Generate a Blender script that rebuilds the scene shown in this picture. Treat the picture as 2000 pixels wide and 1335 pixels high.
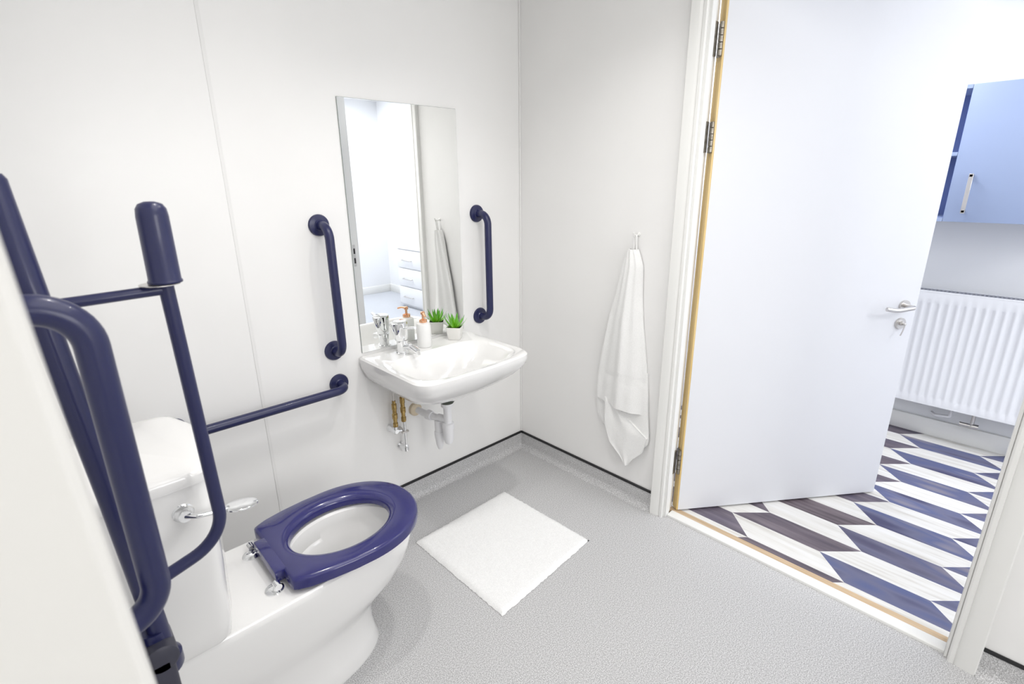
import bpy, bmesh, math, random
from mathutils import Vector, Matrix

# ------------------------------------------------------------------ scene, camera, light
sc = bpy.context.scene
for o in list(bpy.data.objects):
    bpy.data.objects.remove(o, do_unlink=True)
COL = sc.collection
sc.view_settings.view_transform = 'Standard'
sc.view_settings.look = 'None'
sc.view_settings.gamma = 1.0
sc.view_settings.use_curve_mapping = False
sc.view_settings.exposure = 0.23

CAM = Vector((-1.97427, -2.00569, 1.55))
right = Vector((0.7232852, -0.69048023, -0.00977605))
down = Vector((-0.21325865, -0.20988097, -0.9541859))
fwd = Vector((0.65679469, 0.69223337, -0.29905468))
cd = bpy.data.cameras.new('camera')
cam = bpy.data.objects.new('camera', cd)
COL.objects.link(cam)
m3 = Matrix((right, -down, -fwd)).transposed()
cam.matrix_world = Matrix.Translation(CAM) @ m3.to_4x4()
cd.sensor_width = 36.0
cd.lens = 997.866 / 2000 * 36
cd.clip_start = 0.02
cd.dof.use_dof = True
cd.dof.focus_distance = 2.3
cd.dof.aperture_fstop = 4.5
sc.camera = cam

w = bpy.data.worlds.new('world'); sc.world = w
w.use_nodes = True
w.node_tree.nodes['Background'].inputs[0].default_value = (0.85, 0.92, 1.0, 1)
w.node_tree.nodes['Background'].inputs[1].default_value = 0.4

def area(name, loc, size, power, color=(1, 1, 1), shape='DISK', size_y=None, target=None):
    l = bpy.data.lights.new(name, 'AREA')
    l.shape = shape; l.size = size
    if size_y: l.size_y = size_y
    l.energy = power; l.color = color
    o = bpy.data.objects.new(name, l); COL.objects.link(o); o.location = loc
    if target is not None:
        o.rotation_euler = (Vector(target) - Vector(loc)).to_track_quat('-Z', 'Y').to_euler()
    return o
CEIL = 2.6
def downlight(loc, power, cone=125):
    l = bpy.data.lights.new('downlight_beam', 'SPOT'); l.energy = power; l.color = (1.0, 0.98, 0.955)
    l.spot_size = math.radians(cone); l.spot_blend = 0.9; l.shadow_soft_size = 0.045
    o = bpy.data.objects.new('downlight_beam', l); COL.objects.link(o); o.location = loc
area('ceiling_fill_light', (-1.15, -1.95, CEIL - 0.055), 1.2, 7.6, (1.0, 0.985, 0.96), 'RECTANGLE', 1.6)  # added soft fill from overhead, evens out the bathroom walls
downlight((-0.72, -0.92, CEIL - 0.042), 34)
downlight((-1.38, -0.80, CEIL - 0.042), 26)
area('rear_fill_light', (-1.00, -4.26, 1.40), 1.3, 31, (0.985, 0.99, 1.0), 'RECTANGLE', 1.5, target=(-.6, -.3, 0.6))  # added fill from behind the camera, flattens the wall light
area('hallway_fill_light', (1.0, -2.75, CEIL - 0.055), 1.0, 9, (0.955, 0.965, 1.0), 'RECTANGLE', 1.2)  # added hallway fill in front of the door leaf
area('hallway_fill_light', (1.15, -.95, CEIL - 0.055), .6, 15, (0.955, 0.965, 1.0), 'RECTANGLE', .6)  # added fill behind the door leaf, brightens the radiator wall
area('bedroom_fill_light', (0.7, -4.1, CEIL - 0.055), 0.9, 30, (0.97, 0.98, 1.0), 'RECTANGLE', 0.9)  # added fill, brightens the bedroom end in the mirror

# ------------------------------------------------------------------ materials
def mat(name, color, rough=0.5, metal=0.0, coat=0.0, spec=0.5, emit=None, estr=0, trans=0, sub=0):
    m = bpy.data.materials.new(name); m.use_nodes = True
    b = m.node_tree.nodes['Principled BSDF']
    b.inputs['Base Color'].default_value = (*color, 1)
    b.inputs['Roughness'].default_value = rough
    b.inputs['Metallic'].default_value = metal
    b.inputs['Coat Weight'].default_value = coat
    b.inputs['Coat Roughness'].default_value = 0.05
    b.inputs['Specular IOR Level'].default_value = spec
    b.inputs['Transmission Weight'].default_value = trans
    if emit:
        b.inputs['Emission Color'].default_value = (*emit, 1)
        b.inputs['Emission Strength'].default_value = estr
    return m

def noise_variation(m, c1, c2, scale, lo=0.35, hi=0.65, bump=0.0, detail=2, stretch=(1, 1, 1), rough=None):
    nt = m.node_tree; b = nt.nodes['Principled BSDF']
    tc = nt.nodes.new('ShaderNodeTexCoord'); mp = nt.nodes.new('ShaderNodeMapping')
    mp.inputs['Scale'].default_value = stretch
    n = nt.nodes.new('ShaderNodeTexNoise'); n.inputs['Scale'].default_value = scale
    n.inputs['Detail'].default_value = detail
    r = nt.nodes.new('ShaderNodeValToRGB')
    r.color_ramp.elements[0].position = lo; r.color_ramp.elements[1].position = hi
    r.color_ramp.elements[0].color = (*c1, 1); r.color_ramp.elements[1].color = (*c2, 1)
    nt.links.new(tc.outputs['Object'], mp.inputs[0]); nt.links.new(mp.outputs[0], n.inputs['Vector'])
    nt.links.new(n.outputs['Fac'], r.inputs[0]); nt.links.new(r.outputs[0], b.inputs['Base Color'])
    if bump:
        bp = nt.nodes.new('ShaderNodeBump'); bp.inputs['Strength'].default_value = bump
        bp.inputs['Distance'].default_value = 0.002
        nt.links.new(n.outputs['Fac'], bp.inputs['Height']); nt.links.new(bp.outputs[0], b.inputs['Normal'])
    return m

M = {}
M['wall'] = noise_variation(mat('white_wall_panel', (.86, .855, .84), .32), (.885, .88, .87), (.90, .895, .885), 3)
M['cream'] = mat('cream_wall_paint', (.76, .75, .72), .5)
M['joint'] = mat('panel_joint', (.84, .835, .825), .4)
M['hallwall'] = mat('hallway_paint', (.86, .87, .89), .7)
M['ceiling'] = mat('ceiling_paint', (.88, .88, .87), .8)
M['vinyl'] = noise_variation(mat('speckled_grey_vinyl', (.5, .5, .5), .42), (.34, .34, .345), (.74, .735, .74), 290, .36, .64, .0, 2)
M['carpet'] = noise_variation(mat('grey_carpet', (.5, .52, .56), .95), (.42, .44, .48), (.56, .58, .62), 300, .3, .7, .3)
M['black'] = mat('black_capping', (.012, .012, .014), .4)
M['gloss_white'] = mat('white_gloss_paint', (.86, .86, .84), .3, coat=.2)
M['ceramic'] = mat('white_ceramic', (.88, .875, .865), .12, coat=.6)
M['navy'] = mat('navy_powder_coat', (.012, .015, .074), .34, coat=.15)
M['navy_seat'] = mat('navy_seat_plastic', (.023, .023, .145), .2, coat=.5)
M['navy_dark'] = mat('dark_bracket', (.035, .035, .055), .45)
M['chrome'] = mat('chrome', (.86, .87, .88), .06, 1.0)
M['steel'] = mat('brushed_steel', (.62, .60, .58), .3, 1.0)
M['hinge'] = noise_variation(mat('hinge_metal', (.3, .28, .24), .38, .85), (.26, .24, .20), (.40, .37, .32), 60)
M['brass'] = noise_variation(mat('aged_brass', (.45, .3, .1), .35, .8), (.32, .21, .07), (.55, .39, .15), 80)
M['beige'] = mat('beige_plastic', (.72, .62, .47), .5)
M['plastic'] = mat('white_plastic', (.84, .84, .86), .35)
M['rubber'] = mat('dark_rubber', (.05, .06, .045), .6)
M['leaf'] = mat('door_laminate', (.74, .75, .785), .45)
M['lipping'] = noise_variation(mat('pine_lipping', (.7, .5, .2), .5), (.66, .46, .17), (.78, .60, .30), 8, stretch=(9, 9, .4), lo=.3, hi=.7)
M['oak'] = noise_variation(mat('wood_threshold', (.6, .42, .26), .5), (.50, .36, .22), (.62, .47, .31), 9, stretch=(9, .5, 1), lo=.3, hi=.7)
M['blue'] = mat('light_blue_laminate', (.34, .42, .62), .4)
M['blue_shaded'] = mat('blue_shelf_shade', (.14, .20, .46), .5)  # cabinet blue darkened, shade of the shelf recess put into the colour
M['radiator'] = mat('white_radiator_enamel', (.86, .87, .90), .35)
M['grille'] = mat('grille_grey', (.30, .31, .36), .6)
M['mirror'] = mat('mirror_silver', (.95, .96, .95), .0, 1.0)
M['mirror_edge'] = mat('mirror_edge', (.30, .34, .32), .2)
M['towel'] = noise_variation(mat('white_terry', (.9, .9, .89), .95), (.87, .87, .86), (.93, .93, .92), 350, bump=.5)
M['mat'] = noise_variation(mat('white_bath_mat', (.9, .9, .9), .95), (.86, .86, .855), (.95, .95, .945), 260, bump=.6)
M['green'] = None
M['soil'] = mat('dark_soil', (.02, .04, .02), .9)
M['pot'] = mat('white_pot', (.86, .85, .82), .4)
M['rose'] = mat('rose_gold', (.90, .50, .30), .2, .9)
M['soap'] = mat('frosted_white_plastic', (.88, .88, .87), .45)
M['dark_hole'] = mat('dark_slot', (.01, .01, .01), .6)
M['water'] = mat('still_water', (.75, .78, .78), .03, coat=.5)
M['lamp'] = mat('lamp_diffuser', (.9, .9, .9), .5, emit=(1, .98, .95), estr=.6)
M['drawer'] = mat('white_drawer', (.85, .86, .88), .5)

def leaf_green():
    m = mat('succulent_green', (.12, .4, .04), .45)
    nt = m.node_tree; b = nt.nodes['Principled BSDF']
    tc = nt.nodes.new('ShaderNodeTexCoord'); vm = nt.nodes.new('ShaderNodeVectorMath'); vm.operation = 'LENGTH'
    mp = nt.nodes.new('ShaderNodeMapping'); mp.inputs['Location'].default_value = (0, 0, -.055)
    r = nt.nodes.new('ShaderNodeValToRGB')
    r.color_ramp.elements[0].position = .028; r.color_ramp.elements[0].color = (.26, .66, .03, 1)
    r.color_ramp.elements[1].position = .10; r.color_ramp.elements[1].color = (.05, .27, .08, 1)
    nt.links.new(tc.outputs['Object'], mp.inputs[0]); nt.links.new(mp.outputs[0], vm.inputs[0])
    nt.links.new(vm.outputs['Value'], r.inputs[0]); nt.links.new(r.outputs[0], b.inputs['Base Color'])
    return m
M['green'] = leaf_green()

def chevron_floor():
    """parallelogram vinyl tiles: columns .384 along y, rows .1285 in x, sheared alternately"""
    m = mat('chevron_vinyl', (.5, .5, .5), .42)
    nt = m.node_tree; b = nt.nodes['Principled BSDF']
    N = nt.nodes.new; L = nt.links.new
    def math_(op, a, bb=None, c=None):
        n = N('ShaderNodeMath'); n.operation = op
        for i, v in enumerate((a, bb, c)):
            if v is None: continue
            if isinstance(v, (int, float)): n.inputs[i].default_value = v
            else: L(v, n.inputs[i])
        return n.outputs[0]
    tc = N('ShaderNodeTexCoord'); sp = N('ShaderNodeSeparateXYZ'); L(tc.outputs['Object'], sp.inputs[0])
    P = .1285
    xr = math_('DIVIDE', math_('SUBTRACT', sp.outputs['X'], .0045), P)       # tile boundary at x = .133, .2615 ...
    row = math_('FLOOR', xr)
    tri = math_('MULTIPLY', math_('PINGPONG', xr, 1.0), .128)                # 0 at even, max at odd
    # peaks (max y) at x = .2615 (xr = 2), dips at .133 (xr = 1)
    yy = math_('ADD', sp.outputs['Y'], tri)
    yc = math_('DIVIDE', math_('ADD', yy, 1.197), .384)
    colm = math_('FLOOR', yc)
    par = math_('MODULO', math_('ADD', math_('ADD', row, colm), 1000), 2.0)
    idv = N('ShaderNodeCombineXYZ'); L(row, idv.inputs[0]); L(colm, idv.inputs[1])
    wn = N('ShaderNodeTexWhiteNoise'); wn.noise_dimensions = '3D'; L(idv.outputs[0], wn.inputs['Vector'])
    # wood grain along y
    off = N('ShaderNodeVectorMath'); off.operation = 'SCALE'; L(wn.outputs['Color'], off.inputs[0]); off.inputs['Scale'].default_value = 7
    add = N('ShaderNodeVectorMath'); add.operation = 'ADD'; L(tc.outputs['Object'], add.inputs[0]); L(off.outputs[0], add.inputs[1])
    mp = N('ShaderNodeMapping'); mp.inputs['Scale'].default_value = (14, 1.2, 1); L(add.outputs[0], mp.inputs[0])
    g = N('ShaderNodeTexNoise'); g.inputs['Scale'].default_value = 3; g.inputs['Detail'].default_value = 6; L(mp.outputs[0], g.inputs['Vector'])
    mp2 = N('ShaderNodeMapping'); mp2.inputs['Scale'].default_value = (9, 2.2, 1); L(add.outputs[0], mp2.inputs[0])
    g2 = N('ShaderNodeTexNoise'); g2.inputs['Scale'].default_value = 1.4; g2.inputs['Detail'].default_value = 1; L(mp2.outputs[0], g2.inputs['Vector'])
    def ramp(src, stops):
        r = N('ShaderNodeValToRGB'); e = r.color_ramp.elements
        while len(e) < len(stops): e.new(.5)
        for i, (p, c) in enumerate(stops): e[i].position = p; e[i].color = (*c, 1)
        L(src, r.inputs[0]); return r.outputs[0]
    light = ramp(g.outputs['Fac'], [(.3, (.60, .58, .54)), (.5, (.74, .73, .70)), (.8, (.82, .82, .82))])
    brown = ramp(g.outputs['Fac'], [(.3, (.065, .050, .060)), (.5, (.125, .098, .115)), (.75, (.21, .175, .19))])
    bluew = ramp(g2.outputs['Fac'], [(.32, (.055, .055, .13)), (.46, (.135, .14, .23)), (.60, (.09, .11, .24)), (.72, (.22, .21, .27))])
    mixd = N('ShaderNodeMix'); mixd.data_type = 'RGBA'
    isb = math_('ADD', math_('MULTIPLY', math_('LESS_THAN', colm, -1.5), .75), math_('MULTIPLY', wn.outputs['Value'], .35))
    L(isb, mixd.inputs['Factor']); L(brown, mixd.inputs['A']); L(bluew, mixd.inputs['B'])
    mix = N('ShaderNodeMix'); mix.data_type = 'RGBA'
    L(par, mix.inputs['Factor']); L(mixd.outputs['Result'], mix.inputs['B']); L(light, mix.inputs['A'])
    L(mix.outputs['Result'], b.inputs['Base Color'])
    return m
M['chevron'] = chevron_floor()

# ------------------------------------------------------------------ mesh helpers
def finish(bm, angle=38):
    bmesh.ops.recalc_face_normals(bm, faces=bm.faces)
    lim = math.radians(angle)
    for e in bm.edges:
        if len(e.link_faces) == 2:
            e.smooth = e.calc_face_angle(0) < lim
    for f in bm.faces: f.smooth = True

def obj(name, bm, material, parent=None, mats=None):
    finish(bm)
    off = Vector((0, 0, 0))
    if parent is not None:
        off = Vector(parent['origin'])
        bmesh.ops.translate(bm, verts=bm.verts, vec=-off)
    me = bpy.data.meshes.new(name); bm.to_mesh(me); bm.free()
    for m in (mats or [material]): me.materials.append(m)
    o = bpy.data.objects.new(name, me); COL.objects.link(o)
    if parent is not None:
        o.parent = parent
        o['origin'] = tuple(off)
        if parent.type == 'MESH': o.location = (0, 0, 0)
    return o

def thing(name, label, cat, loc, group=None):
    o = bpy.data.objects.new(name, None); COL.objects.link(o)
    o.empty_display_size = .05
    o.location = loc; o['origin'] = tuple(loc); o['label'] = label; o['category'] = cat
    if group: o['group'] = group
    return o

def single(name, bm, material, label, cat, loc, group=None):
    """a thing that is one mesh, its origin at its base"""
    finish(bm)
    bmesh.ops.translate(bm, verts=bm.verts, vec=-Vector(loc))
    me = bpy.data.meshes.new(name); bm.to_mesh(me); bm.free(); me.materials.append(material)
    o = bpy.data.objects.new(name, me); COL.objects.link(o); o.location = loc
    o['origin'] = tuple(loc); o['label'] = label; o['category'] = cat
    if group: o['group'] = group
    return o

def struct(name, bm, material, label=None):
    finish(bm)
    me = bpy.data.meshes.new(name); bm.to_mesh(me); bm.free(); me.materials.append(material)
    o = bpy.data.objects.new(name, me); COL.objects.link(o)
    o['kind'] = 'structure'; o['origin'] = (0, 0, 0)
    if label: o['label'] = label
    return o

def box(bm, x0, x1, y0, y1, z0, z1, bev=0.0, seg=2):
    b = bmesh.new()
    vs = [b.verts.new((x, y, z)) for x in (x0, x1) for y in (y0, y1) for z in (z0, z1)]
    for f in ((0, 1, 3, 2), (4, 6, 7, 5), (0, 4, 5, 1), (2, 3, 7, 6), (0, 2, 6, 4), (1, 5, 7, 3)):
        b.faces.new([vs[i] for i in f])
    if bev:
        bmesh.ops.bevel(b, geom=list(b.edges), offset=bev, segments=seg, profile=.5, affect='EDGES')
    merge(bm, b)
    return bm

def merge(bm, b, mtx=None):
    mp = {}
    for v in b.verts:
        mp[v] = bm.verts.new(mtx @ v.co if mtx else v.co)
    for f in b.faces:
        try: bm.faces.new([mp[v] for v in f.verts])
        except ValueError: pass
    b.free()

def rings(bm, rr, close=True, cap0=False, cap1=False):
    """bridge a list of vertex-coordinate rings"""
    V = [[bm.verts.new(p) for p in r] for r in rr]
    n = len(V[0])
    for a, b in zip(V, V[1:]):
        for i in range(n if close else n - 1):
            j = (i + 1) % n
            try: bm.faces.new((a[i], a[j], b[j], b[i]))
            except ValueError: pass
    if cap0: bm.faces.new(V[0][::-1])
    if cap1: bm.faces.new(V[-1])
    return V

def frame_of(d):
    d = d.normalized()
    up = Vector((0, 0, 1)) if abs(d.z) < .9 else Vector((1, 0, 0))
    a = d.cross(up).normalized(); return a, a.cross(d).normalized()

def lathe(bm, p, axis, prof, n=32, cap0=True, cap1=True):
    """prof: (distance along axis, radius)"""
    p = Vector(p); axis = Vector(axis).normalized(); a, b = frame_of(axis)
    rr = []
    for d, r in prof:
        c = p + axis * d
        rr.append([c + (a * math.cos(t) + b * math.sin(t)) * max(r, 1e-5) for t in [2 * math.pi * i / n for i in range(n)]])
    rings(bm, rr, True, cap0, cap1)
    return bm

def fillet(pts, rad, seg=8):
    pts = [Vector(p) for p in pts]; out = [pts[0]]
    for i in range(1, len(pts) - 1):
        p = pts[i]; a = (pts[i - 1] - p); b = (pts[i + 1] - p)
        ang = a.angle(b); r = rad[i - 1] if isinstance(rad, (list, tuple)) else rad
        t = min(r / math.tan(ang / 2), a.length * .49 if i > 1 else a.length * .98, b.length * .49 if i < len(pts) - 2 else b.length * .98)
        r = t * math.tan(ang / 2)
        p0 = p + a.normalized() * t; p1 = p + b.normalized() * t
        c = p + (a.normalized() + b.normalized()).normalized() * (r / math.sin(ang / 2))
        v0 = p0 - c; v1 = p1 - c; th = v0.angle(v1); ax = v0.cross(v1).normalized()
        for k in range(seg + 1):
            out.append(c + Matrix.Rotation(th * k / seg, 3, ax) @ v0)
    out.append(pts[-1]); return out

def tube(bm, pts, r, n=20, caps=True, radii=None):
    pts = [Vector(p) for p in pts]
    ts = []
    for i in range(len(pts)):
        a = pts[max(i - 1, 0)]; b = pts[min(i + 1, len(pts) - 1)]; ts.append((b - a).normalized())
    u, v = frame_of(ts[0]); rr = []
    for i, p in enumerate(pts):
        if i:
            q = ts[i - 1].rotation_difference(ts[i]); u = q @ u; v = q @ v
        R = radii[i] if radii else r
        rr.append([p + (u * math.cos(t) + v * math.sin(t)) * R for t in [2 * math.pi * k / n for k in range(n)]])
    rings(bm, rr, True, caps, caps)
    return bm

def new(): return bmesh.new()

# ------------------------------------------------------------------ setting: bathroom
ZC = .098           # height of the coved vinyl
XL = -2.03          # left wall
YF = -4.30          # wall behind the camera
DY0, DY1 = -.970, -2.050      # door opening
LX = .090           # outer face of the door lining
DH = 2.30           # opening height

b = new(); box(b, XL - .12, 0.10, 0, .12, 0, CEIL); struct('wall_back', b, M['wall'], 'white panelled wall carrying the mirror and basin')
b = new()
box(b, 0, .085, DY0 + .0, 0.0, 0, CEIL)
box(b, 0, .085, YF, DY1 - .0, 0, CEIL)
box(b, 0, .085, DY1, DY0, DH, CEIL)
struct('wall_right', b, M['wall'], 'white wall with the doorway and the hanging towel')
b = new(); box(b, XL - .12, XL, YF, 0, 0, CEIL); struct('wall_left', b, M['wall'])
b = new(); box(b, XL - .12, .10, YF - .12, YF, 0, CEIL); struct('wall_front', b, M['wall'])
b = new(); box(b, XL - .12, 2.1, -5.0, .12, CEIL, CEIL + .1); struct('ceiling', b, M['ceiling'])

wf = bpy.data.objects['wall_front']
b = new(); box(b, -1.72, -.28, YF, YF + .03, .62, 2.28, .004, 2); win = struct('added_window_1', b, M['gloss_white'], 'unseen frosted window added behind the camera for fill light')  # invented window, goes with the added fill light
b = new(); box(b, -1.66, -.34, YF + .028, YF + .032, .68, 2.22); obj('fill_pane', b, M['lamp'], win)  # faintly glowing pane of the added window

# near wall return, slightly out of plumb, next to the camera
b = new()
def xe(z, dy): return CAM.x - .0333 * (z - 1.55) - .0185 * dy
rr = []
for z in (0, CEIL):
    rr.append([Vector((XL, -1.66, z)), Vector((XL, -1.74, z)), Vector((xe(z, .35) - .004, -1.74, z)), Vector((xe(z, .35), -1.735, z)), Vector((xe(z, .35), -1.665, z)), Vector((xe(z, .35) - .004, -1.66, z))])
rings(b, rr, True, True, True)
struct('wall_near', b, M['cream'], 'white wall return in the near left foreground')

# bathroom floor with cove turned up the walls
b = new()
box(b, XL, .012, YF, 0, -.05, 0)
def cove(bm, a, c, nrm):
    """a, c floor-line ends on the wall, nrm into the room"""
    a = Vector((*a, 0)); c = Vector((*c, 0)); nrm = Vector((*nrm, 0)); R = .035
    prof = [(R + .003, 0.0005)] + [(.003 + R - R * math.sin(t), R - R * math.cos(t)) for t in [k * math.pi / 16 for k in range(1, 9)]] + [(.003, ZC), (0, ZC)]
    rr = [[a + nrm * d + Vector((0, 0, z)) for d, z in prof], [c + nrm * d + Vector((0, 0, z)) for d, z in prof]]
    rings(bm, rr, False)
cove(b, (XL, 0), (0, 0), (0, -1))
cove(b, (0, 0), (0, -.913), (-1, 0))
cove(b, (0, -2.123), (0, YF), (-1, 0))
cove(b, (XL, 0), (XL, YF), (1, 0))
struct('floor', b, M['vinyl'], 'speckled grey safety vinyl floor turned up the walls')
b = new()
box(b, XL, -.006, -.006, 0, ZC - .007, ZC + .007, .001, 1)
struct('baseboard_back', b, M['black'])
b = new(); box(b, -.006, 0, -.913, 0, ZC - .007, ZC + .007, .001, 1); struct('baseboard_right', b, M['black'])
b = new(); box(b, -.006, 0, YF, -2.123, ZC - .007, ZC + .007, .001, 1); struct('baseboard_right', b, M['black'])
b = new(); box(b, XL, XL + .006, YF, -.006, ZC - .007, ZC + .007, .001, 1); struct('baseboard_left', b, M['black'])
# panel joints
b = new(); box(b, -1.422, -1.410, -.0015, 0, ZC, CEIL, .0007, 1); struct('trim_1', b, M['joint'])
b = new(); box(b, -.008, 0, -.008, 0, ZC + .007, CEIL, .003, 2); struct('trim_2', b, M['wall'])

# door lining and architraves
b = new()
box(b, -.004, LX - .028, DY0 - .006, DY0 + .025, 0, DH, .001, 1)
box(b, -.004, LX, DY1 - .025, DY1 + .004, 0, DH, .001, 1)
box(b, -.004, LX, DY1, DY0, DH - .03, DH + .02, .001, 1)
box(b, -.004, .03, DY0 - .018, DY0, 0, DH - .03, .002, 1)          # stop
box(b, -.004, .03, DY1, DY1 + .012, 0, DH - .03, .002, 1)
struct('trim_3', b, M['gloss_white'], 'white door lining')
def architrave(y_in, y_out):
    """ogee-like moulding profile swept up"""
    bm = new(); s = 1 if y_out > y_in else -1; wd = abs(y_out - y_in)
    prof = [(0, 0), (0, .013), (.004, .017), (.014, .018), (.017, .014), (.022, .018), (.030, .021), (wd - .020, .024), (wd - .004, .025), (wd, .021), (wd, 0)]
    rr = [[Vector((-d, y_in + s * u, z)) for u, d in prof] for z in (0, DH + .06)]
    rings(bm, rr, True, True, True); return bm
struct('trim_4', architrave(-.976, -.912), M['gloss_white'], 'white moulded architrave on the hinge side of the doorway')
struct('trim_5', architrave(-2.050, -2.123), M['gloss_white'], 'white moulded architrave on the latch side of the doorway')
b = new(); box(b, -.025, 0, -2.123, -.912, DH, DH + .065, .003); struct('trim_6', b, M['gloss_white'])
# threshold
b = new(); box(b, .010, .060, DY1 + .004, DY0 - .018, -.02, .012, .004, 3); struct('trim_7', b, M['gloss_white'], 'white strip across the door threshold')
b = new(); box(b, .060, .094, DY1 + .004, DY0 + .02, -.02, .008, .002, 2); struct('trim_8', b, M['oak'], 'thin wooden strip across the door threshold')

# strike plate on the latch jamb
t = thing('strike_plate', 'steel strike plate with two dark slots on the latch jamb, seen in the mirror', 'strike plate', (.045, DY1 + .004, .88))
b = new(); box(b, .034, .056, DY1 + .0035, DY1 + .0065, .88, 1.06, .001, 1); obj('plate', b, M['steel'], t)
for z0, z1 in ((.905, .95), (.985, 1.03)):
    b = new(); box(b, .038, .052, DY1 + .006, DY1 + .0072, z0, z1); obj('slot', b, M['dark_hole'], t)

# ------------------------------------------------------------------ setting: hallway and bedroom end
HX = 1.93
b = new(); box(b, LX + .004, 2.0, -2.62, -.3, -.05, .002); struct('floor', b, M['chevron'], 'hallway vinyl of dark blue, brown and pale parallelogram planks')
b = new(); box(b, LX + .004, 2.0, -4.75, -2.62, -.05, .006); struct('floor', b, M['carpet'], 'grey carpet beyond the hallway')
b = new(); box(b, HX, HX + .1, -4.75, -.2, 0, CEIL); struct('wall_hallway', b, M['hallwall'])
b = new(); box(b, .02, HX + .1, -.4, -.3, 0, CEIL); struct('wall_hallway_end', b, M['hallwall'])
b = new(); box(b, .02, HX + .1, -4.85, -4.75, 0, CEIL); struct('wall_bedroom_end', b, M['hallwall'])
b = new(); box(b, .085, .0905, DY0 + .025, -.3, 0, CEIL); box(b, .085, .0905, -4.75, DY1 - .025, 0, CEIL); box(b, .085, .0905, DY1 - .025, DY0 + .025, DH + .02, CEIL)
struct('wall_hallway_door_side', b, M['hallwall'])
b = new(); box(b, HX - .018, HX, -4.75, -.4, 0.002, .112, .004, 2); struct('baseboard_hallway', b, M['gloss_white'])
b = new(); box(b, LX + .001, HX - .018, -4.75, -4.735, 0.006, .112, .004, 2); struct('baseboard_bedroom', b, M['gloss_white'])

# ------------------------------------------------------------------ door leaf
H = Vector((.072, -1.004, 0)); E = Vector((.933, -1.632, 0))
D = (E - H).normalized(); LW = (E - H).length; Nn = Vector((D.y, -D.x, 0))       # towards the camera side
if Nn.dot(Vector((-1, -1, 0))) < 0: Nn = -Nn
LM = Matrix((( D.x, Nn.x, 0, H.x), (D.y, Nn.y, 0, H.y), (0, 0, 1, 0), (0, 0, 0, 1)))   # u, n, z -> world
def lp(u, n, z): return LM @ Vector((u, n, z))
def lbox(bm, u0, u1, n0, n1, z0, z1, bev=0, seg=2):
    t_ = new(); box(t_, u0, u1, n0, n1, z0, z1, bev, seg); merge(bm, t_, LM); return bm
LT = 2.27
b = new(); lbox(b, .006, LW, -.044, 0, .012, LT, .0012, 1)
door = struct('door_1', b, M['leaf'], 'plain white flush door standing open into the hallway')
b = new(); lbox(b, -.001, .0075, -.0435, -.0005, .012, LT, .0008, 1); obj('edge_lipping', b, M['lipping'], door)['label'] = 'raw pine lipping on the hinge edge'
def hinge(z0, z1):
    b = new()
    lbox(b, -.004, -.0005, -.040, -.004, z0, z1, .001, 1)
    piv = Vector((.069, -.994, 0))
    k = 5; hh = (z1 - z0) / k
    for i in range(k):
        lathe(b, (piv.x, piv.y, z0 + i * hh + .0008), (0, 0, 1), [(0, .0062), (.0008, .0074), (hh - .0024, .0074), (hh - .0016, .0062)], 16)
    lathe(b, (piv.x, piv.y, z0 - .004), (0, 0, 1), [(0, .003), (.002, .006), (.004, .007)], 14)
    h = obj('hinge', b, M['hinge'], door)
    b = new(); box(b, .036, .066, -.982, -.9762, z0, z1, .0012, 1); obj('leaf_plate', b, M['hinge'], h)
hinge(1.99, 2.105); hinge(1.652, 1.765); hinge(.213, .335)
# lever handle
b = new(); lathe(b, lp(1.0, 0, .995), Nn, [(0, .026), (.007, .026), (.009, .0245)], 32)
rose = obj('rose', b, M['steel'], door)
b = new(); tube(b, fillet([lp(1.0, .006, .995), lp(1.0, .056, .997), lp(.91, .060, .988), lp(.868, .050, .995)], [.012, .12]), .0095, 16)
obj('lever_handle', b, M['steel'], door)
b = new(); lathe(b, lp(.998, 0, .912), Nn, [(0, .026), (.006, .026), (.008, .0245)], 32); ro2 = obj('escutcheon', b, M['steel'], door)
b = new(); lathe(b, lp(.998, .006, .914), Nn, [(0, .011), (.010, .0105), (.012, .009)], 20); lathe(b, lp(.998, .018, .913), Nn, [(0, .006), (.012, .006), (.014, .004)], 14)
obj('thumb_turn', b, M['steel'], ro2)
b = new(); tube(b, [lp(.999, .028, .910), lp(.990, .031, .882), lp(.984, .030, .862)], .0028, 8); obj('key', b, M['steel'], ro2)

# ------------------------------------------------------------------ hallway furniture
t = thing('radiator', 'long white ribbed panel radiator low on the hallway wall', 'radiator', (1.86, -1.95, .236))
RY0, RY1, RZ0, RZ1, RX = -2.62, -1.36, .236, .922, 1.785
b = new()
pitch = .040; n = int((RY1 - RY0) / pitch)
prof = []
for i in range(n + 1):
    y = RY0 + (RY1 - RY0 - n * pitch) / 2 + i * pitch
    prof += [(y - .020, 0), (y - .014, 0), (y - .008, .007), (y + .008, .007), (y + .014, 0)] if i < n else [(y - .02, 0)]
def rz(z, k): return [Vector((RX + d * k, y, z)) for y, d in prof]
rings(b, [rz(RZ0 + .004, 0), rz(RZ0 + .045, 0), rz(RZ0 + .060, 1), rz(RZ1 - .075, 1), rz(RZ1 - .060, 0), rz(RZ1 - .004, 0)], False)
obj('front_panel', b, M['radiator'], t)
b = new(); box(b, RX + .0105, RX + .016, RY0, RY1, RZ0, RZ1 - .004); box(b, RX + .095, RX + .105, RY0, RY1, RZ0, RZ1 - .004)
box(b, RX + .002, RX + .105, RY0, RY0 + .003, RZ0, RZ1, .001, 1); box(b, RX + .002, RX + .105, RY1 - .003, RY1, RZ0, RZ1, .001, 1)
obj('back_panel', b, M['radiator'], t)
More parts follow.
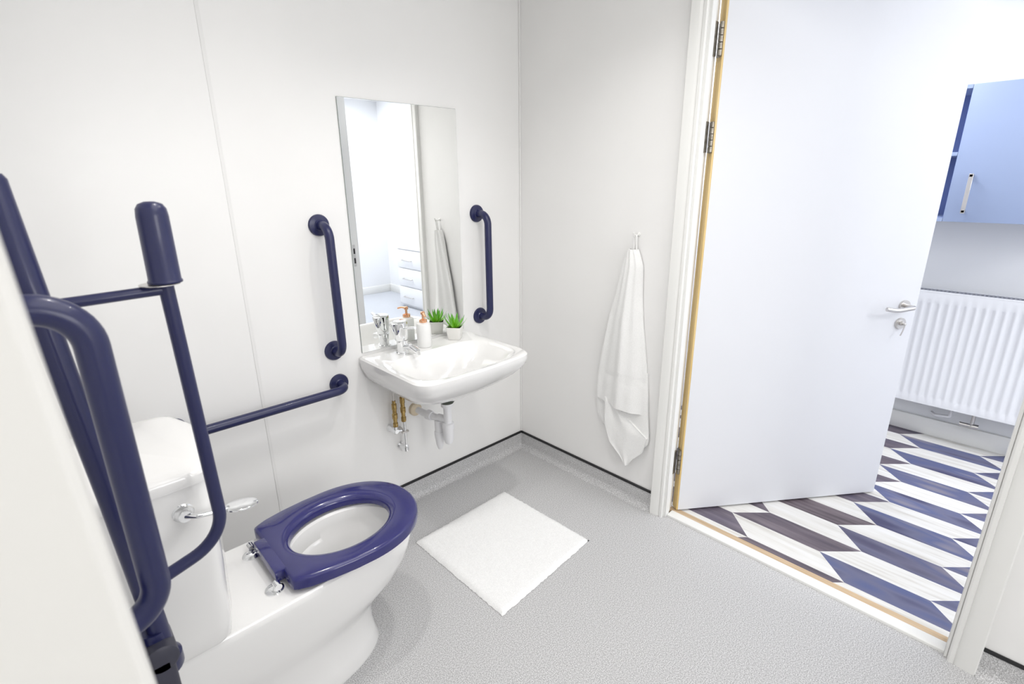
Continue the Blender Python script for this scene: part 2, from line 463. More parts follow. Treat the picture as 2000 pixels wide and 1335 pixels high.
b = new(); box(b, RX - .001, RX + .012, RY0, RY1, RZ1 - .006, RZ1 + .002, .001, 1); box(b, RX + .096, RX + .106, RY0, RY1, RZ1 - .006, RZ1 + .002)
obj('top_frame', b, M['radiator'], t)
b = new()
k = int((RY1 - RY0) / .018)
for i in range(k):
    y = RY0 + .006 + i * .018; box(b, RX + .012, RX + .096, y, y + .008, RZ1 - .006, RZ1 - .001)
for q in range(5): box(b, RX + .016 + q * .018, RX + .020 + q * .018, RY0, RY1, RZ1 - .005, RZ1 - .0015)
obj('top_grille', b, M['grille'], t)
b = new(); tube(b, fillet([(1.87, -1.79, RZ0 + .01), (1.87, -1.79, .17), (1.87, -1.72, .16), (1.905, -1.70, .16)], .012), .009, 12); obj('pipe', b, M['plastic'], t)
b = new(); lathe(b, (1.84, -1.84, .155), (0, -1, 0), [(0, .012), (.05, .012), (.055, .016), (.085, .016)], 16); lathe(b, (1.84, -1.895, .155), (0, 0, 1), [(0, .009), (.09, .009)], 12); obj('valve', b, M['steel'], t)
for y in (-1.5, -2.4):
    b = new(); box(b, 1.888, HX, y, y + .02, .3, .8); obj('wall_bracket', b, M['radiator'], t)

t = thing('wall_cabinet', 'light blue kitchen wall cabinet with a steel bar handle and open end shelves', 'cabinet', (1.77, -1.87, 1.326))
CX, CZ0, CZ1, CY = 1.61, 1.326, 1.989, -1.565
b = new(); box(b, CX + .019, HX, CY - .62, CY - .003, CZ0 + .002, CZ1 - .002, .001, 1); obj('body', b, M['blue'], t)
b = new(); box(b, CX, CX + .018, CY - .60, CY - .003, CZ0, CZ1, .0015, 2); dr = obj('door', b, M['blue'], t)
b = new()
box(b, 1.562, 1.572, -1.655, -1.637, 1.372, 1.567, .001, 1)
box(b, 1.562, CX, -1.653, -1.639, 1.376, 1.388, .001, 1); box(b, 1.562, CX, -1.653, -1.639, 1.551, 1.563, .001, 1)
obj('bar_handle', b, M['steel'], dr)
for z in (CZ0, 1.655, CZ1 - .018):
    b = new(); box(b, CX, HX - .012, CY - .002, -1.27, z, z + .018, .001, 1); obj('shelf', b, M['blue'], t)
b = new(); box(b, HX - .012, HX, CY, -1.27, CZ0, CZ1); box(b, CX + .02, HX, CY - .0029, CY + .0005, CZ0 + .018, CZ1 - .018); obj('lining', b, M['blue_shaded'], t)['label'] = 'inside of the open shelves, its shade painted as darker blue'  # shelf back and side carry their shade as a darker blue

t = thing('chest_of_drawers', 'white chest of drawers with small bar handles, seen in the mirror', 'chest of drawers', (1.7, -3.5, 0.006))
b = new(); box(b, 1.52, 1.905, -3.80, -3.05, .03, .755, .002, 1); box(b, 1.50, 1.91, -3.81, -3.04, .755, .775, .002, 1); box(b, 1.54, 1.90, -3.78, -3.07, .006, .03); obj('carcass', b, M['drawer'], t)
for i in range(3):
    z0 = .05 + i * .235
    b = new(); box(b, 1.502, 1.52, -3.79, -3.06, z0, z0 + .225, .003, 2); d_ = obj('drawer', b, M['drawer'], t)
    b = new(); tube(b, fillet([(1.503, -3.66, z0 + .10), (1.475, -3.66, z0 + .10), (1.475, -3.47, z0 + .10), (1.503, -3.47, z0 + .10)], .008, 4), .006, 10); obj('handle', b, M['steel'], d_)

# ceiling lamps (outside the frame, the flat panels are added fill)
def lamp(x, y, r, label):
    t = thing('ceiling_light', label, 'ceiling light', (x, y, CEIL))
    b = new(); lathe(b, (x, y, CEIL), (0, 0, -1), [(0, r + .03), (.03, r + .03), (.036, r + .02), (.036, r + .002), (.028, r)], 40, True, False); obj('housing', b, M['gloss_white'], t)
    b = new(); lathe(b, (x, y, CEIL - .028), (0, 0, -1), [(0, r), (.008, r * .98)], 40); obj('diffuser', b, M['lamp'], t)
def panel(x, y, sx, sy, label):  # added panel fixture, goes with a fill light
    t = thing('ceiling_light', label, 'ceiling light', (x, y, CEIL))
    b = new(); box(b, x - sx / 2 - .03, x + sx / 2 + .03, y - sy / 2 - .03, y + sy / 2 + .03, CEIL - .04, CEIL, .004, 2); obj('housing', b, M['gloss_white'], t)
    b = new(); box(b, x - sx / 2, x + sx / 2, y - sy / 2, y + sy / 2, CEIL - .044, CEIL - .038); obj('diffuser', b, M['lamp'], t)
panel(-1.15, -1.95, 1.2, 1.6, 'large flat white ceiling panel added as fill over the bathroom floor')
lamp(-.72, -.92, .05, 'small round ceiling light nearer the basin')
lamp(-1.38, -.80, .05, 'small round ceiling light over the toilet')
panel(1.0, -2.75, 1.0, 1.2, 'flat white ceiling panel added as fill over the hallway')
panel(1.15, -.95, .6, .6, 'flat white ceiling panel added as fill behind the open door')
panel(.7, -4.1, .9, .9, 'flat white ceiling panel added as fill over the grey carpet')

# ------------------------------------------------------------------ mirror
t = thing('wall_mirror', 'tall frameless rectangular mirror on the wall above the basin', 'mirror', (-.70, 0, .836))
b = new(); box(b, -.9845, -.4140, -.0049, 0, .836, 1.867, .0008, 1); obj('edge', b, M['mirror_edge'], t)
b = new(); vs = [b.verts.new(p) for p in ((-.9835, -.0052, .837), (-.415, -.0052, .837), (-.415, -.0052, 1.866), (-.9835, -.0052, 1.866))]; b.faces.new(vs); obj('silvered_glass', b, M['mirror'], t)

# ------------------------------------------------------------------ grab rails
def rail(label, f0, f1, out, stand, r=.0175, rb=.05, fr=.042):
    """grab rail between flange centres f0, f1 on a wall with outward normal out"""
    f0 = Vector(f0); f1 = Vector(f1); out = Vector(out)
    t = thing('grab_rail', label, 'grab rail', tuple((f0 + f1) / 2), 'navy straight grab rails on the walls')
    b = new(); pts = fillet([f0 + out * .004, f0 + out * stand, f1 + out * stand, f1 + out * .004], rb, 12); tube(b, pts, r, 24); obj('bar', b, M['navy'], t)
    for f in (f0, f1):
        b = new(); lathe(b, f, out, [(0, fr), (.005, fr), (.010, fr - .003), (.012, fr - .012), (.013, .022), (.017, .0185)], 40); obj('flange', b, M['navy'], t)
    return t
rail('navy vertical grab rail on the wall left of the mirror', (-1.110, 0, 1.395), (-1.108, 0, .878), (0, -1, 0), .085)
rail('navy vertical grab rail on the wall right of the mirror', (-.306, 0, 1.402), (-.304, 0, .882), (0, -1, 0), .085)
rail('navy horizontal grab rail running behind the toilet cistern', (-1.104, 0, .728), (-1.72, 0, .728), (0, -1, 0), .085)
rail('nearest navy vertical grab rail, thick and blurred in the left foreground', (XL, -1.13, 1.402), (XL, -1.13, .890), (1, 0, 0), .098, r=.0205, rb=.06)

# hinged support rail, folded up
RYY = -.92
t = thing('hinged_support_rail', 'navy hinged support rail folded upright beside the cistern, with a holder post', 'support rail', (XL, RYY, .62))
b = new(); tube(b, [(-1.936, RYY, .665), (-1.952, RYY, 1.0), (-1.985, RYY, 1.56), (-1.9855, RYY, 1.568)], .019, 24, radii=[.019, .019, .019, .015]); obj('main_arm', b, M['navy'], t)
b = new(); tube(b, fillet([(-1.800, RYY, 1.392), (-1.790, RYY, .838), (-1.950, RYY, .793)], [.085], 12), .0125, 20)
tube(b, [(-1.972, RYY, 1.368), (-1.800, RYY, 1.372)], .0095, 16); obj('side_loop', b, M['navy'], t)
b = new(); lathe(b, (-1.799, RYY, 1.384), (.01, 0, 1), [(0, .027), (.003, .0275), (.006, .0255), (.115, .0245), (.128, .0230), (.136, .018), (.140, .008)], 32); gp = obj('roll_holder_sleeve', b, M['navy'], t)
b = new(); lathe(b, (-1.808, RYY, 1.3815), (.01, 0, 1), [(0, .032), (.0015, .032)], 32); obj('rim_disc', b, M['steel'], gp)
b = new(); box(b, XL, XL + .010, RYY - .055, RYY + .055, .50, .74, .004, 2); obj('wall_plate', b, M['navy_dark'], t)
b = new()
lathe(b, (-1.945, RYY - .045, .655), (0, 1, 0), [(0, .026), (.003, .030), (.087, .030), (.090, .026)], 28)
box(b, XL + .006, -1.925, RYY - .045, RYY + .045, .50, .655, .010, 3)
obj('pivot', b, M['navy_dark'], t)
b = new(); lathe(b, (-1.945, RYY, .600), (0, 0, 1), [(0, .036), (.004, .038), (.030, .038), (.036, .033), (.06, .024), (.10, .022)], 28); obj('arm_socket', b, M['navy'], t)

# ------------------------------------------------------------------ toilet
TY = -.588      # cistern centre line
t = thing('toilet', 'white close-coupled toilet with an open navy seat', 'toilet', (-1.6, TY, 0))
TC = TY; TY = -.571     # the pan and seat sit a little off the cistern's centre
def outline_ray(poly, c, ang):
    d = Vector((math.cos(ang), math.sin(ang))); best = None
    for i in range(len(poly)):
        p = Vector(poly[i]) - c; q = Vector(poly[(i + 1) % len(poly)]) - c; e = q - p
        den = d.x * e.y - d.y * e.x
        if abs(den) < 1e-12: continue
        tt = (p.x * e.y - p.y * e.x) / den; s = (p.x * d.y - p.y * d.x) / den
        if tt > 0 and -1e-6 <= s <= 1 + 1e-6 and (best is None or tt < best): best = tt
    return c + d * (best or 0)
def pan_poly(xr, xf, hw, k=2.3, rc=.03):
    """flat-backed outline with a rounded front"""
    pts = []; xs = xr + (xf - xr) * .48
    n = 40
    for i in range(n + 1):
        a = -math.pi / 2 + math.pi * i / n
        cx = abs(math.cos(a)) ** (2 / k); sy = math.copysign(abs(math.sin(a)) ** (2 / k), math.sin(a))
        pts.append((xs + (xf - xs) * cx, TY + hw * sy))
    pts.append((xr + rc, TY + hw))
    for i in range(1, 6):
        a = math.pi / 2 + math.pi / 2 * i / 6; pts.append((xr + rc + rc * math.cos(a), TY + hw - rc + rc * math.sin(a)))
    pts.append((xr, TY + hw - rc)); pts.append((xr, TY - hw + rc))
    for i in range(1, 6):
        a = math.pi + math.pi / 2 * i / 6; pts.append((xr + rc + rc * math.cos(a), TY - hw + rc + rc * math.sin(a)))
    pts.append((xr + rc, TY - hw)); return pts
NA = 144; angs = [2 * math.pi * i / NA for i in range(NA)]; PC = Vector((-1.42, TY))
def ring_poly(poly, z, c=PC): return [Vector((*outline_ray(poly, c, a), z)) for a in angs]
def ring_ell(cx, cy, rx, ry, z, k=2.0):
    out = []
    for a in angs:
        c, s = math.cos(a), math.sin(a)
        r = (abs(c / rx) ** k + abs(s / ry) ** k) ** (-1 / k); out.append(Vector((cx + c * r, cy + s * r, z)))
    return out
b = new()
XR = -1.985
lv = [(0, XR, -1.325, .150), (.012, XR, -1.322, .151), (.05, XR, -1.335, .138), (.10, XR, -1.340, .134), (.16, XR, -1.335, .137), (.195, XR, -1.315, .145),
      (.225, XR, -1.262, .155), (.26, XR, -1.213, .163), (.31, XR, -1.180, .172), (.37, XR, -1.162, .178), (.415, XR, -1.155, .181), (.432, XR, -1.157, .180), (.440, XR, -1.165, .173)]
R_ = [ring_poly(pan_poly(a, f, h_), z) for z, a, f, h_ in lv]
for z, rx, ry, cx in ((.4405, .182, .135, -1.395), (.434, .174, .127, -1.395), (.40, .168, .121, -1.395), (.375, .166, .118, -1.395), (.362, .150, .106, -1.39), (.33, .138, .098, -1.39), (.27, .110, .08, -1.40), (.21, .075, .06, -1.42), (.205, .02, .02, -1.42)):
    R_.append([Vector((p.x, p.y, z)) for p in ring_ell(cx, TY - .003, rx, ry, z)])
rings(b, R_, True, True, True); pan = obj('pan', b, M['ceramic'], t)
b = new(); b.faces.new([b.verts.new(p) for p in ring_ell(-1.405, TY, .095, .072, .245)]); obj('water', b, M['water'], pan)
# cistern
def cis_poly(xr, xf, hw, bow=.03, rc=.035):
    pts = [(xr, TC - hw), (xf - bow - rc, TC - hw)]
    for i in range(1, 7):
        a = -math.pi / 2 + math.pi / 2 * i / 6 * .85; pts.append((xf - bow - rc + rc * math.cos(a), TC - hw + rc + rc * math.sin(a)))
    m_ = 12
    for i in range(1, m_):
        s = -1 + 2 * i / m_; pts.append((xf - bow * s * s, TC + s * (hw - rc)))
    for i in range(6):
        a = math.pi / 2 * .15 + math.pi / 2 * .85 * i / 6; pts.append((xf - bow - rc + rc * math.cos(a), TC + hw - rc + rc * math.sin(a)))
    pts += [(xf - bow - rc, TC + hw), (xr, TC + hw)]
    return pts
CC = Vector((-1.89, TC))
b = new()
rings(b, [ring_poly(cis_poly(XL + .004, f, h_, bw), z, CC) for z, f, h_, bw in ((.4405, -1.775, .170, .018), (.455, -1.765, .178, .02), (.50, -1.755, .182, .024), (.70, -1.745, .188, .028), (.90, -1.742, .192, .03), (.906, -1.744, .190, .03))], True, True, True)
cis = obj('cistern', b, M['ceramic'], t)
b = new()
rings(b, [ring_poly(cis_poly(XL + .003, f, h_, .032, .04), z, CC) for z, f, h_ in ((.9065, -1.738, .194), (.909, -1.733, .199), (.930, -1.732, .200), (.939, -1.737, .195), (.943, -1.747, .186))], True, True, True)
obj('cistern_lid', b, M['ceramic'], t)
# spatula lever on the near side
ly = TC - .190
b = new(); lathe(b, (-1.836, ly + .004, .846), (0, -1, 0), [(0, .022), (.006, .022), (.010, .018), (.020, .016), (.026, .013)], 28)
lv_ = obj('flush_boss', b, M['chrome'], t)
b = new(); tube(b, fillet([(-1.836, ly - .018, .846), (-1.815, ly - .030, .842), (-1.755, ly - .032, .832)], .01), .0055, 12)
s_ = new()
rings(s_, [[Vector((-1.726 + .036 * k * math.cos(a), ly - .032 + .026 * k * math.sin(a), .829 + dz - .10 * .036 * k * math.cos(a))) for a in [2 * math.pi * i / 36 for i in range(36)]] for k, dz in ((.9, -.003), (1, -.001), (1, .002), (.9, .004))], True, True, True)
merge(b, s_); obj('spatula_lever', b, M['chrome'], lv_)
# seat
def seat_poly(g=0.0):
    pts = []; xf = -1.144 - g; hw = .207 - g; xs = -1.385
    for i in range(41):
        a = -math.pi / 2 + math.pi * i / 40
        pts.append((xs + (xf - xs) * abs(math.cos(a)) ** .93, TY + hw * math.copysign(abs(math.sin(a)) ** .93, math.sin(a))))
    for x, k in ((-1.45, .995), (-1.52, .96), (-1.58, .90), (-1.615 + g, .835)): pts.append((x, TY + hw * k))
    pts += [(-1.622 + g, TY + hw * .80), (-1.622 + g, TY - hw * .735)]
    for x, k in ((-1.615 + g, .775), (-1.58, .85), (-1.52, .925), (-1.45, .980)): pts.append((x, TY - hw * k))
    return pts
SC = Vector((-1.40, TY))
b = new(); zb, zt = .450, .490
sr = [ring_poly(seat_poly(.006), zb, SC), ring_poly(seat_poly(), zb + .004, SC), ring_poly(seat_poly(), zt - .010, SC), ring_poly(seat_poly(.003), zt - .004, SC), ring_poly(seat_poly(.010), zt, SC)]
sr += [ring_ell(-1.402, TY - .000, .190, 0.154, zt), ring_ell(-1.402, TY - .000, .181, 0.145, zt - .002), ring_ell(-1.402, TY - .000, .170, 0.134, zt - .008), ring_ell(-1.402, TY - .000, .163, 0.128, zt - .018), ring_ell(-1.402, TY - .000, .163, 0.128, zb + .004), ring_ell(-1.402, TY - .000, .168, 0.133, zb)]
V = rings(b, sr, True)
for i in range(NA):
    j = (i + 1) % NA; b.faces.new((V[0][i], V[-1][i], V[-1][j], V[0][j]))
box(b, -1.646, -1.600, TY - .092, TY + .092, zb + .003, zt - .001, .004, 2)
seat = obj('seat', b, M['navy_seat'], t)
for s in (-1, 1):
    b = new()
    lathe(b, (-1.655, TY + s * .098, .4403), (0, 0, 1), [(0, .026), (.003, .026), (.006, .020), (.010, .012)], 28)
    lathe(b, (-1.650, TY + s * .112 - .012, .462), (0, 1, 0), [(0, .010), (.024, .010)], 18)
    tube(b, [(-1.655, TY + s * .110, .447), (-1.650, TY + s * .110, .465)], .008, 12)
    obj('hinge', b, M['chrome'], seat)

# ------------------------------------------------------------------ basin
t = thing('basin', 'white wall-hung ceramic hand basin under the mirror', 'basin', (-.705, 0, .60))
BC = Vector((-.705, -.20))
def basin_poly(x0, x1, yf, r=.07, bow=.012, yr=-.0055):
    pts = [(x1, yr)]; 
    for i in range(0, 9):
        a = -math.pi / 2 * i / 8; pts.append((x1 - r + r * math.cos(a), yf + bow + r + r * math.sin(a)))
    for i in range(1, 10):
        s = 1 - 2 * i / 10; xm = (x0 + x1) / 2; pts.append((xm + s * ((x1 - x0) / 2 - r), yf + bow * s * s))
    for i in range(0, 9):
        a = -math.pi / 2 - math.pi / 2 * i / 8; pts.append((x0 + r + r * math.cos(a), yf + bow + r + r * math.sin(a)))
    pts.append((x0, yr)); return pts
def brg(poly, z): return ring_poly(poly, z, BC)
def bxy(z, hx, yf, cx=-.705, **k): return brg(basin_poly(cx - hx, cx + hx, yf, **k), z)
b = new()
RB = [bxy(.600, .055, -.245, r=.04), bxy(.606, .085, -.275, r=.06), bxy(.627, .130, -.320, r=.08), bxy(.660, .195, -.375, r=.09), bxy(.692, .245, -.425, r=.09), bxy(.725, .275, -.462, r=.085), bxy(.752, .288, -.487, r=.08),
      bxy(.775, .295, -.502), bxy(.800, .2985, -.509), bxy(.815, .298, -.508), bxy(.822, .291, -.500)]
def bowl(z, x0, x1, yb, yf, k=4):
    cx, cy = (x0 + x1) / 2, (yb + yf) / 2; rx, ry = (x1 - x0) / 2, (yb - yf) / 2
    out = []
    for p in angs:
        c, s = math.cos(p), math.sin(p); r = (abs(c / rx) ** k + abs(s / ry) ** k) ** (-1 / k)
        out.append(Vector((cx + c * r, cy + s * r, z)))
    return out
RB += [bowl(.821, -.972, -.438, -.135, -.480), bowl(.816, -.966, -.444, -.140, -.474), bowl(.800, -.955, -.455, -.150, -.464, 3.6), bowl(.76, -.93, -.48, -.165, -.440, 3.2), bowl(.71, -.88, -.53, -.175, -.400, 2.8), bowl(.685, -.80, -.61, -.19, -.34, 2.2), bowl(.678, -.725, -.685, -.225, -.265, 2)]
rings(b, RB, True, True, True); bas = obj('bowl', b, M['ceramic'], t)
b = new(); lathe(b, (-.705, -.245, .6785), (0, 0, 1), [(0, .022), (.003, .022), (.004, .018)], 24); obj('waste_grid', b, M['chrome'], bas)
b = new(); lathe(b, (-.702, -.225, .582), (0, 0, 1), [(0, .030), (.006, .034), (.020, .034)], 28); obj('waste_washer', b, M['rubber'], bas)

# tap
t = thing('basin_tap', 'chrome lever mixer tap on the left of the basin deck', 'tap', (-.83, -.085, .822))
b = new()
lathe(b, (-.83, -.085, .822), (0, 0, 1), [(0, .029), (.004, .029), (.006, .024), (.030, .024), (.050, .027), (.060, .027)], 32); obj('body', b, M['chrome'], t)
b = new(); tube(b, fillet([(-.83, -.090, .852), (-.822, -.145, .862), (-.815, -.190, .848)], .04), .013, 18, radii=None); lathe(b, (-.8155, -.187, .852), (.02, -.1, -.9), [(0, .012), (.018, .012)], 18); obj('spout', b, M['chrome'], t)
b = new()
lathe(b, (-.83, -.085, .883), (-.10, .02, 1), [(0, .026), (.004, .029), (.030, .033), (.075, .037), (.083, .036), (.086, .030)], 36, True, True); obj('lever_cap', b, M['chrome'], t)
b = new(); box(b, -.868, -.862, -.075, -.05, .94, .962, .002); tube(b, [(-.838, -.095, .935), (-.828, -.150, .950), (-.823, -.190, .957)], .006, 10); obj('lever', b, M['chrome'], t)

# bottle trap and pipes
t = thing('bottle_trap', 'white plastic bottle trap with waste pipe under the basin', 'trap', (-.702, -.22, .36))
b = new()
lathe(b, (-.702, -.225, .582), (0, 0, -1), [(0, .029), (.018, .029), (.015, .019), (.10, .019), (.104, .028), (.125, .029), (.135, .026), (.185, .024), (.205, .018), (.212, .008)], 28); obj('bottle', b, M['plastic'], t)
b = new(); lathe(b, (-.712, -.165, .475), (0, 0, -1), [(0, .017), (.004, .021), (.055, .021), (.058, .024), (.075, .024), (.09, .022), (.125, .018), (.15, .010)], 24)
tube(b, [(-.702, -.225, .495), (-.712, -.165, .490)], .018, 16); obj('trap_leg', b, M['plastic'], t)
b = new(); tube(b, fillet([(-.712, -.165, .485), (-.728, -.10, .487), (-.738, -.008, .490)], .02), .016, 18); lathe(b, (-.722, -.125, .486), (-.15, 1, .02), [(0, .022), (.02, .024), (.03, .024), (.034, .018)], 20); obj('outlet_pipe', b, M['plastic'], t)
b = new(); lathe(b, (-.740, -.0055, .490), (0, -1, 0), [(-.005, .032), (.012, .032), (.018, .026), (.022, .017)], 28); obj('wall_collar', b, M['beige'], t)['label'] = 'beige wall collar'

def fitting(bm, x, y, z0, z1):
    L_ = z1 - z0
    prof = [(0, .010), (.004, .012), (L_ * .16, .012), (L_ * .17, .0095), (L_ * .32, .0095), (L_ * .33, .0125), (L_ * .50, .013), (L_ * .52, .010), (L_ * .66, .010), (L_ * .68, .012), (L_ * .88, .012), (L_ * .90, .008), (L_, .008)]
    lathe(bm, (x, y, z0), (0, 0, 1), prof, 6 if False else 10)
t = thing('supply_pipe', 'left water supply pipe under the basin, brass fitting over a chrome wall valve', 'pipe', (-.877, -.05, .43), 'water supply pipes under the basin')
b = new(); fitting(b, -.877, -.05, .455, .590); obj('brass_fitting', b, M['brass'], t)
b = new(); tube(b, fillet([(-.877, -.05, .585), (-.878, -.050, .620), (-.877, -.050, .637)], .03), .005, 10); obj('flexible_tail', b, M['steel'], t)
b = new(); lathe(b, (-.879, -.05, .425), (0, 0, 1), [(0, .012), (.035, .012)], 16); lathe(b, (-.879, -.002, .436), (0, -1, 0), [(0, .020), (.004, .020), (.012, .014), (.055, .013), (.06, .010)], 20); tube(b, [(-.879, -.05, .436), (-.850, -.052, .430)], .008, 12); obj('chrome_elbow', b, M['chrome'], t)
t = thing('supply_pipe', 'right water supply pipe under the basin, brass fitting on a longer chrome tail', 'pipe', (-.830, -.05, .32), 'water supply pipes under the basin')
b = new(); fitting(b, -.832, -.05, .470, .612); obj('brass_fitting', b, M['brass'], t)
b = new(); tube(b, [(-.832, -.05, .608), (-.832, -.05, .622)], .005, 10); obj('flexible_tail', b, M['steel'], t)
b = new(); tube(b, [(-.830, -.05, .474), (-.830, -.05, .335)], .0065, 14); obj('chrome_pipe', b, M['chrome'], t)
b = new(); lathe(b, (-.830, -.05, .312), (0, 0, 1), [(0, .009), (.003, .012), (.030, .012), (.036, .008)], 16); lathe(b, (-.832, -.002, .326), (0, -1, 0), [(0, .018), (.004, .018), (.010, .013), (.052, .012)], 20); obj('chrome_elbow', b, M['chrome'], t)
b = new(); lathe(b, (-.830, -.002, .416), (0, -1, 0), [(0, .010), (.03, .006), (.05, .006)], 12); box(b, -.848, -.812, -.058, -.044, .411, .420, .002); obj('pipe_clip', b, M['steel'], t)

# soap dispenser
t = thing('soap_dispenser', 'white soap dispenser with a rose gold pump at the back of the basin', 'soap dispenser', (-.705, -.075, .822))
b = new(); lathe(b, (-.705, -.075, .822), (0, 0, 1), [(0, .031), (.003, .033), (.100, .033), (.110, .030), (.115, .018), (.117, .012)], 36); obj('bottle', b, M['soap'], t)
b = new()
lathe(b, (-.705, -.075, .938), (0, 0, 1), [(0, .017), (.002, .018), (.012, .018), (.015, .010), (.017, .0055), (.036, .0055), (.037, .010), (.048, .010), (.050, .007)], 24)
tube(b, fillet([(-.705, -.075, .981), (-.715, -.100, .982), (-.722, -.120, .975)], .015), .0045, 10)
obj('pump', b, M['rose'], t)

# succulent
t = thing('potted_succulent', 'small green spiky succulent in a square white pot on the basin', 'potted plant', (-.530, -.080, .822))
px, py = -.530, -.080
b = new()
def sq(h, z, r=.006):
    out = []; a0 = math.radians(38)
    for k_ in range(4):
        for i in range(4):
            a = math.pi / 2 * k_ + math.pi / 2 * i / 3
            cx = (h - r) * (1 if k_ in (0, 3) else -1); cy = (h - r) * (1 if k_ in (0, 1) else -1)
            x, y = cx + r * math.cos(a), cy + r * math.sin(a)
            out.append(Vector((px + x * math.cos(a0) - y * math.sin(a0), py + x * math.sin(a0) + y * math.cos(a0), z)))
    return out
rings(b, [sq(.0275, .822), sq(.0285, .8235), sq(.0365, .882), sq(.0368, .884), sq(.0340, .884), sq(.0330, .876)], True, True, True); obj('pot', b, M['pot'], t)
b = new(); rings(b, [sq(.0325, .872), sq(.0328, .8765)], True, True, True); obj('soil', b, M['soil'], t)
random.seed(5)
b = new()
def leafblade(bm, ang, lean, L_, wd):
    d = Vector((math.cos(ang), math.sin(ang), 0)); s = Vector((-d.y, d.x, 0)); rr = []
    for i in range(8):
        f = i / 7; el = lean * (1 - .35 * f)
        r = .004 + L_ * f * math.sin(el); z = .875 + L_ * f * math.cos(el) * (1 - .08 * f)
        w_ = wd * (1 - f ** 1.6) * (.75 + .6 * f) + .0003; th = .0032 * (1 - f) + .0003
        c = Vector((px, py, 0)) + d * r + Vector((0, 0, z)); n_ = Vector((-d.x * math.cos(el), -d.y * math.cos(el), math.sin(el)))
        rr.append([c + s * w_, c + n_ * th * .3, c - s * w_, c - n_ * th])
    rings(bm, rr, True, True, True)
for k_, (cnt, lean, L_, wd) in enumerate(((4, .15, .070, .0075), (6, .55, .085, .0085), (8, .95, .085, .0085), (7, 1.30, .075, .0075))):
    for i in range(cnt):
        leafblade(b, 2 * math.pi * (i + .37 * k_) / cnt + random.uniform(-.12, .12), lean + random.uniform(-.08, .08), L_ * random.uniform(.88, 1.1), wd)
fo = obj('foliage', b, M['green'], t)

# ------------------------------------------------------------------ bath mat
random.seed(3)
b = new(); NX, NY = 60, 62
cs = {(0, 0): (-.965, -.874), (1, 0): (-.398, -.838), (0, 1): (-.966, -.297), (1, 1): (-.412, -.288)}
def mp(u, v):
    x = sum(cs[i, j][0] * (u if i else 1 - u) * (v if j else 1 - v) for i in (0, 1) for j in (0, 1))
    y = sum(cs[i, j][1] * (u if i else 1 - u) * (v if j else 1 - v) for i in (0, 1) for j in (0, 1)); return x, y
grid = []
for i in range(NX + 1):
    row = []
    for j in range(NY + 1):
        u, v = i / NX, j / NY; x, y = mp(u, v)
        e = min(u, 1 - u, v, 1 - v); z = .002 + .012 * min(1, e * 30) ** .5 + random.uniform(-.0012, .0012)
        if e == 0: x += random.uniform(-.0025, .0025); y += random.uniform(-.0025, .0025); z = .002
        row.append(b.verts.new((x, y, z)))
    grid.append(row)
for i in range(NX):
    for j in range(NY): b.faces.new((grid[i][j], grid[i + 1][j], grid[i + 1][j + 1], grid[i][j + 1]))
bot = [grid[i][0] for i in range(NX + 1)] + [grid[NX][j] for j in range(1, NY + 1)] + [grid[i][NY] for i in range(NX - 1, -1, -1)] + [grid[0][j] for j in range(NY - 1, 0, -1)]
b.faces.new(bot[::-1])
single('bath_mat', b, M['mat'], 'square white tufted bath mat on the grey floor', 'bath mat', (-.69, -.58, 0))

# ------------------------------------------------------------------ towel
t = thing('towel', 'white bath towel hanging in folds from the wall hook beside the door', 'towel', (-.03, -.74, .20))
def lerp_table(tab, z):
    for (z0, a0, b0), (z1, a1, b1) in zip(tab, tab[1:]):
        if z <= z0 and z >= z1:
            f = (z0 - z) / (z0 - z1); return a0 + (a1 - a0) * f, b0 + (b1 - b0) * f
    return tab[-1][1:]
def sheet(tab, depth, folds, rows=60, cols=36, skew=0.0, th=.010, band=None, hem_pull=None):
    """tab: (z, y_left, y_right); front surface at x = -depth, folds fade with width"""
    bm = new(); z0, z1 = tab[0][0], tab[-1][0]; front = []; back = []
    for i in range(rows + 1):
        z = z0 + (z1 - z0) * i / rows; yl, yr = lerp_table(tab, z); fr = []; bk = []
        for j in range(cols + 1):
            u = j / cols; y = yl + (yr - yl) * u
            zz = z + skew * (u - .5) * (i / rows)
            x = -(depth(z, u) + folds(u, (z0 - z)))
            if band:
                for zb_ in band:
                    if abs(zz - zb_) < .006: x += .003
            fr.append(bm.verts.new((x, y, zz))); bk.append(bm.verts.new((min(x + th, -.002), y, zz)))
        front.append(fr); back.append(bk)
    for i in range(rows):
        for j in range(cols):
            bm.faces.new((front[i][j], front[i][j + 1], front[i + 1][j + 1], front[i + 1][j])); bm.faces.new((back[i][j], back[i + 1][j], back[i + 1][j + 1], back[i][j + 1]))
    for i in range(rows):
        bm.faces.new((front[i][0], front[i + 1][0], back[i + 1][0], back[i][0])); bm.faces.new((front[i][cols], back[i][cols], back[i + 1][cols], front[i + 1][cols]))
    for j in range(cols):
        bm.faces.new((front[0][j], back[0][j], back[0][j + 1], front[0][j + 1])); bm.faces.new((front[rows][j], front[rows][j + 1], back[rows][j + 1], back[rows][j]))
    return bm
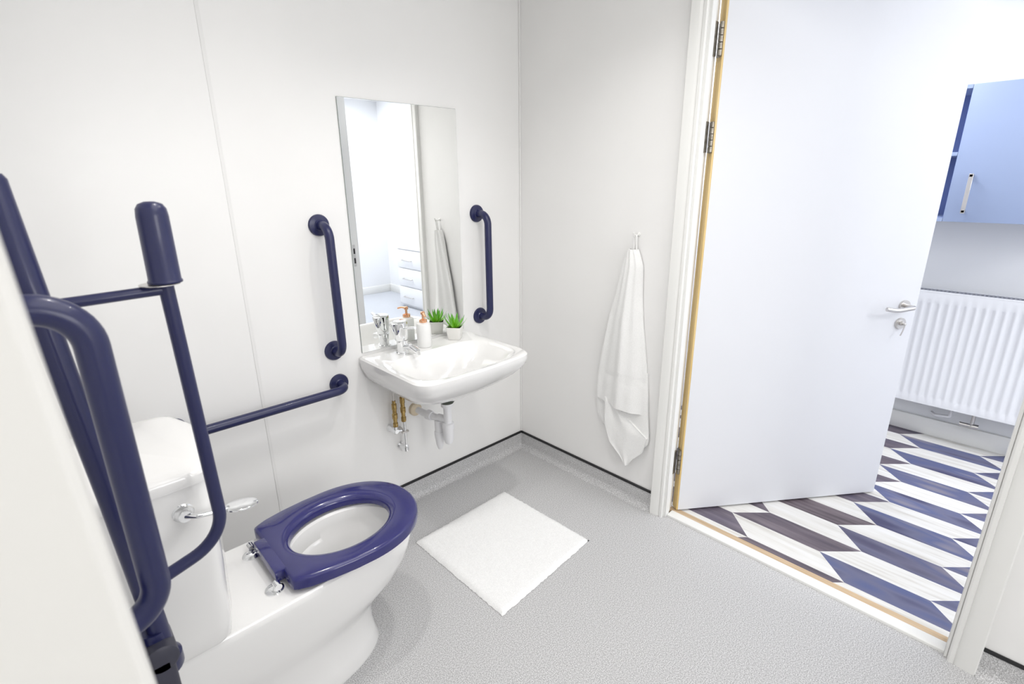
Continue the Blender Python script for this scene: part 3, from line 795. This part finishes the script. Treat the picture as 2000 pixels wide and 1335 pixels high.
edge = [(1.262, -.712, -.748), (1.245, -.700, -.757), (1.19, -.682, -.777), (1.05, -.652, -.784), (.93, -.621, -.798), (.74, -.588, -.830), (.63, -.573, -.845), (.50, -.567, -.855)]
def bulge(z, u): return .020 + .030 * math.sin(math.pi * min(max(u, 0), 1)) ** .6
bm_ = sheet(edge, bulge, lambda u, d: min(d, .5) * .022 * math.cos(u * 9 + 1.2) + .004 * math.sin(u * 23 + d * 4), skew=-.02, band=(.640, .660))
obj('front_fold', bm_, M['towel'], t)
edge2 = [(.70, -.585, -.838), (.60, -.568, -.850), (.50, -.560, -.858), (.42, -.572, -.868), (.375, -.600, -.872), (.345, -.640, -.868), (.26, -.720, -.800), (.210, -.763, -.774)]
bm_ = sheet(edge2, lambda z, u: .012 + .012 * math.sin(math.pi * u) ** .6, lambda u, d: .004 * math.sin(u * 12 + d * 9), rows=50, th=.009)
obj('back_fold', bm_, M['towel'], t)
edge3 = [(.53, -.630, -.660), (.50, -.632, -.695), (.44, -.636, -.775), (.385, -.640, -.870), (.30, -.670, -.850), (.245, -.735, -.800), (.205, -.766, -.776)]
bm_ = sheet(edge3, lambda z, u: .030 + .010 * (1 - u), lambda u, d: .003 * math.sin(u * 10 + d * 14), rows=44, th=.012)
obj('lower_fold', bm_, M['towel'], t)
b = new(); tube(b, fillet([(-.022, -.733, 1.25), (-.030, -.735, 1.325), (-.030, -.748, 1.325), (-.022, -.748, 1.25)], .006, 4), .0035, 8); obj('hanging_loop', b, M['towel'], t)
t = thing('towel_hook', 'small white hook on the wall holding the towel', 'hook', (0, -.741, 1.31))
b = new(); lathe(b, (0, -.741, 1.325), (-1, 0, 0), [(0, .009), (.003, .009), (.005, .006)], 20); obj('back_plate', b, M['gloss_white'], t)
b = new(); tube(b, fillet([(-.004, -.741, 1.325), (-.036, -.741, 1.315), (-.042, -.741, 1.335)], .008), .0032, 10); obj('hook_arm', b, M['gloss_white'], t)

bpy.context.view_layer.update()
for o in bpy.data.objects:
    if 'origin' in o: del o['origin']
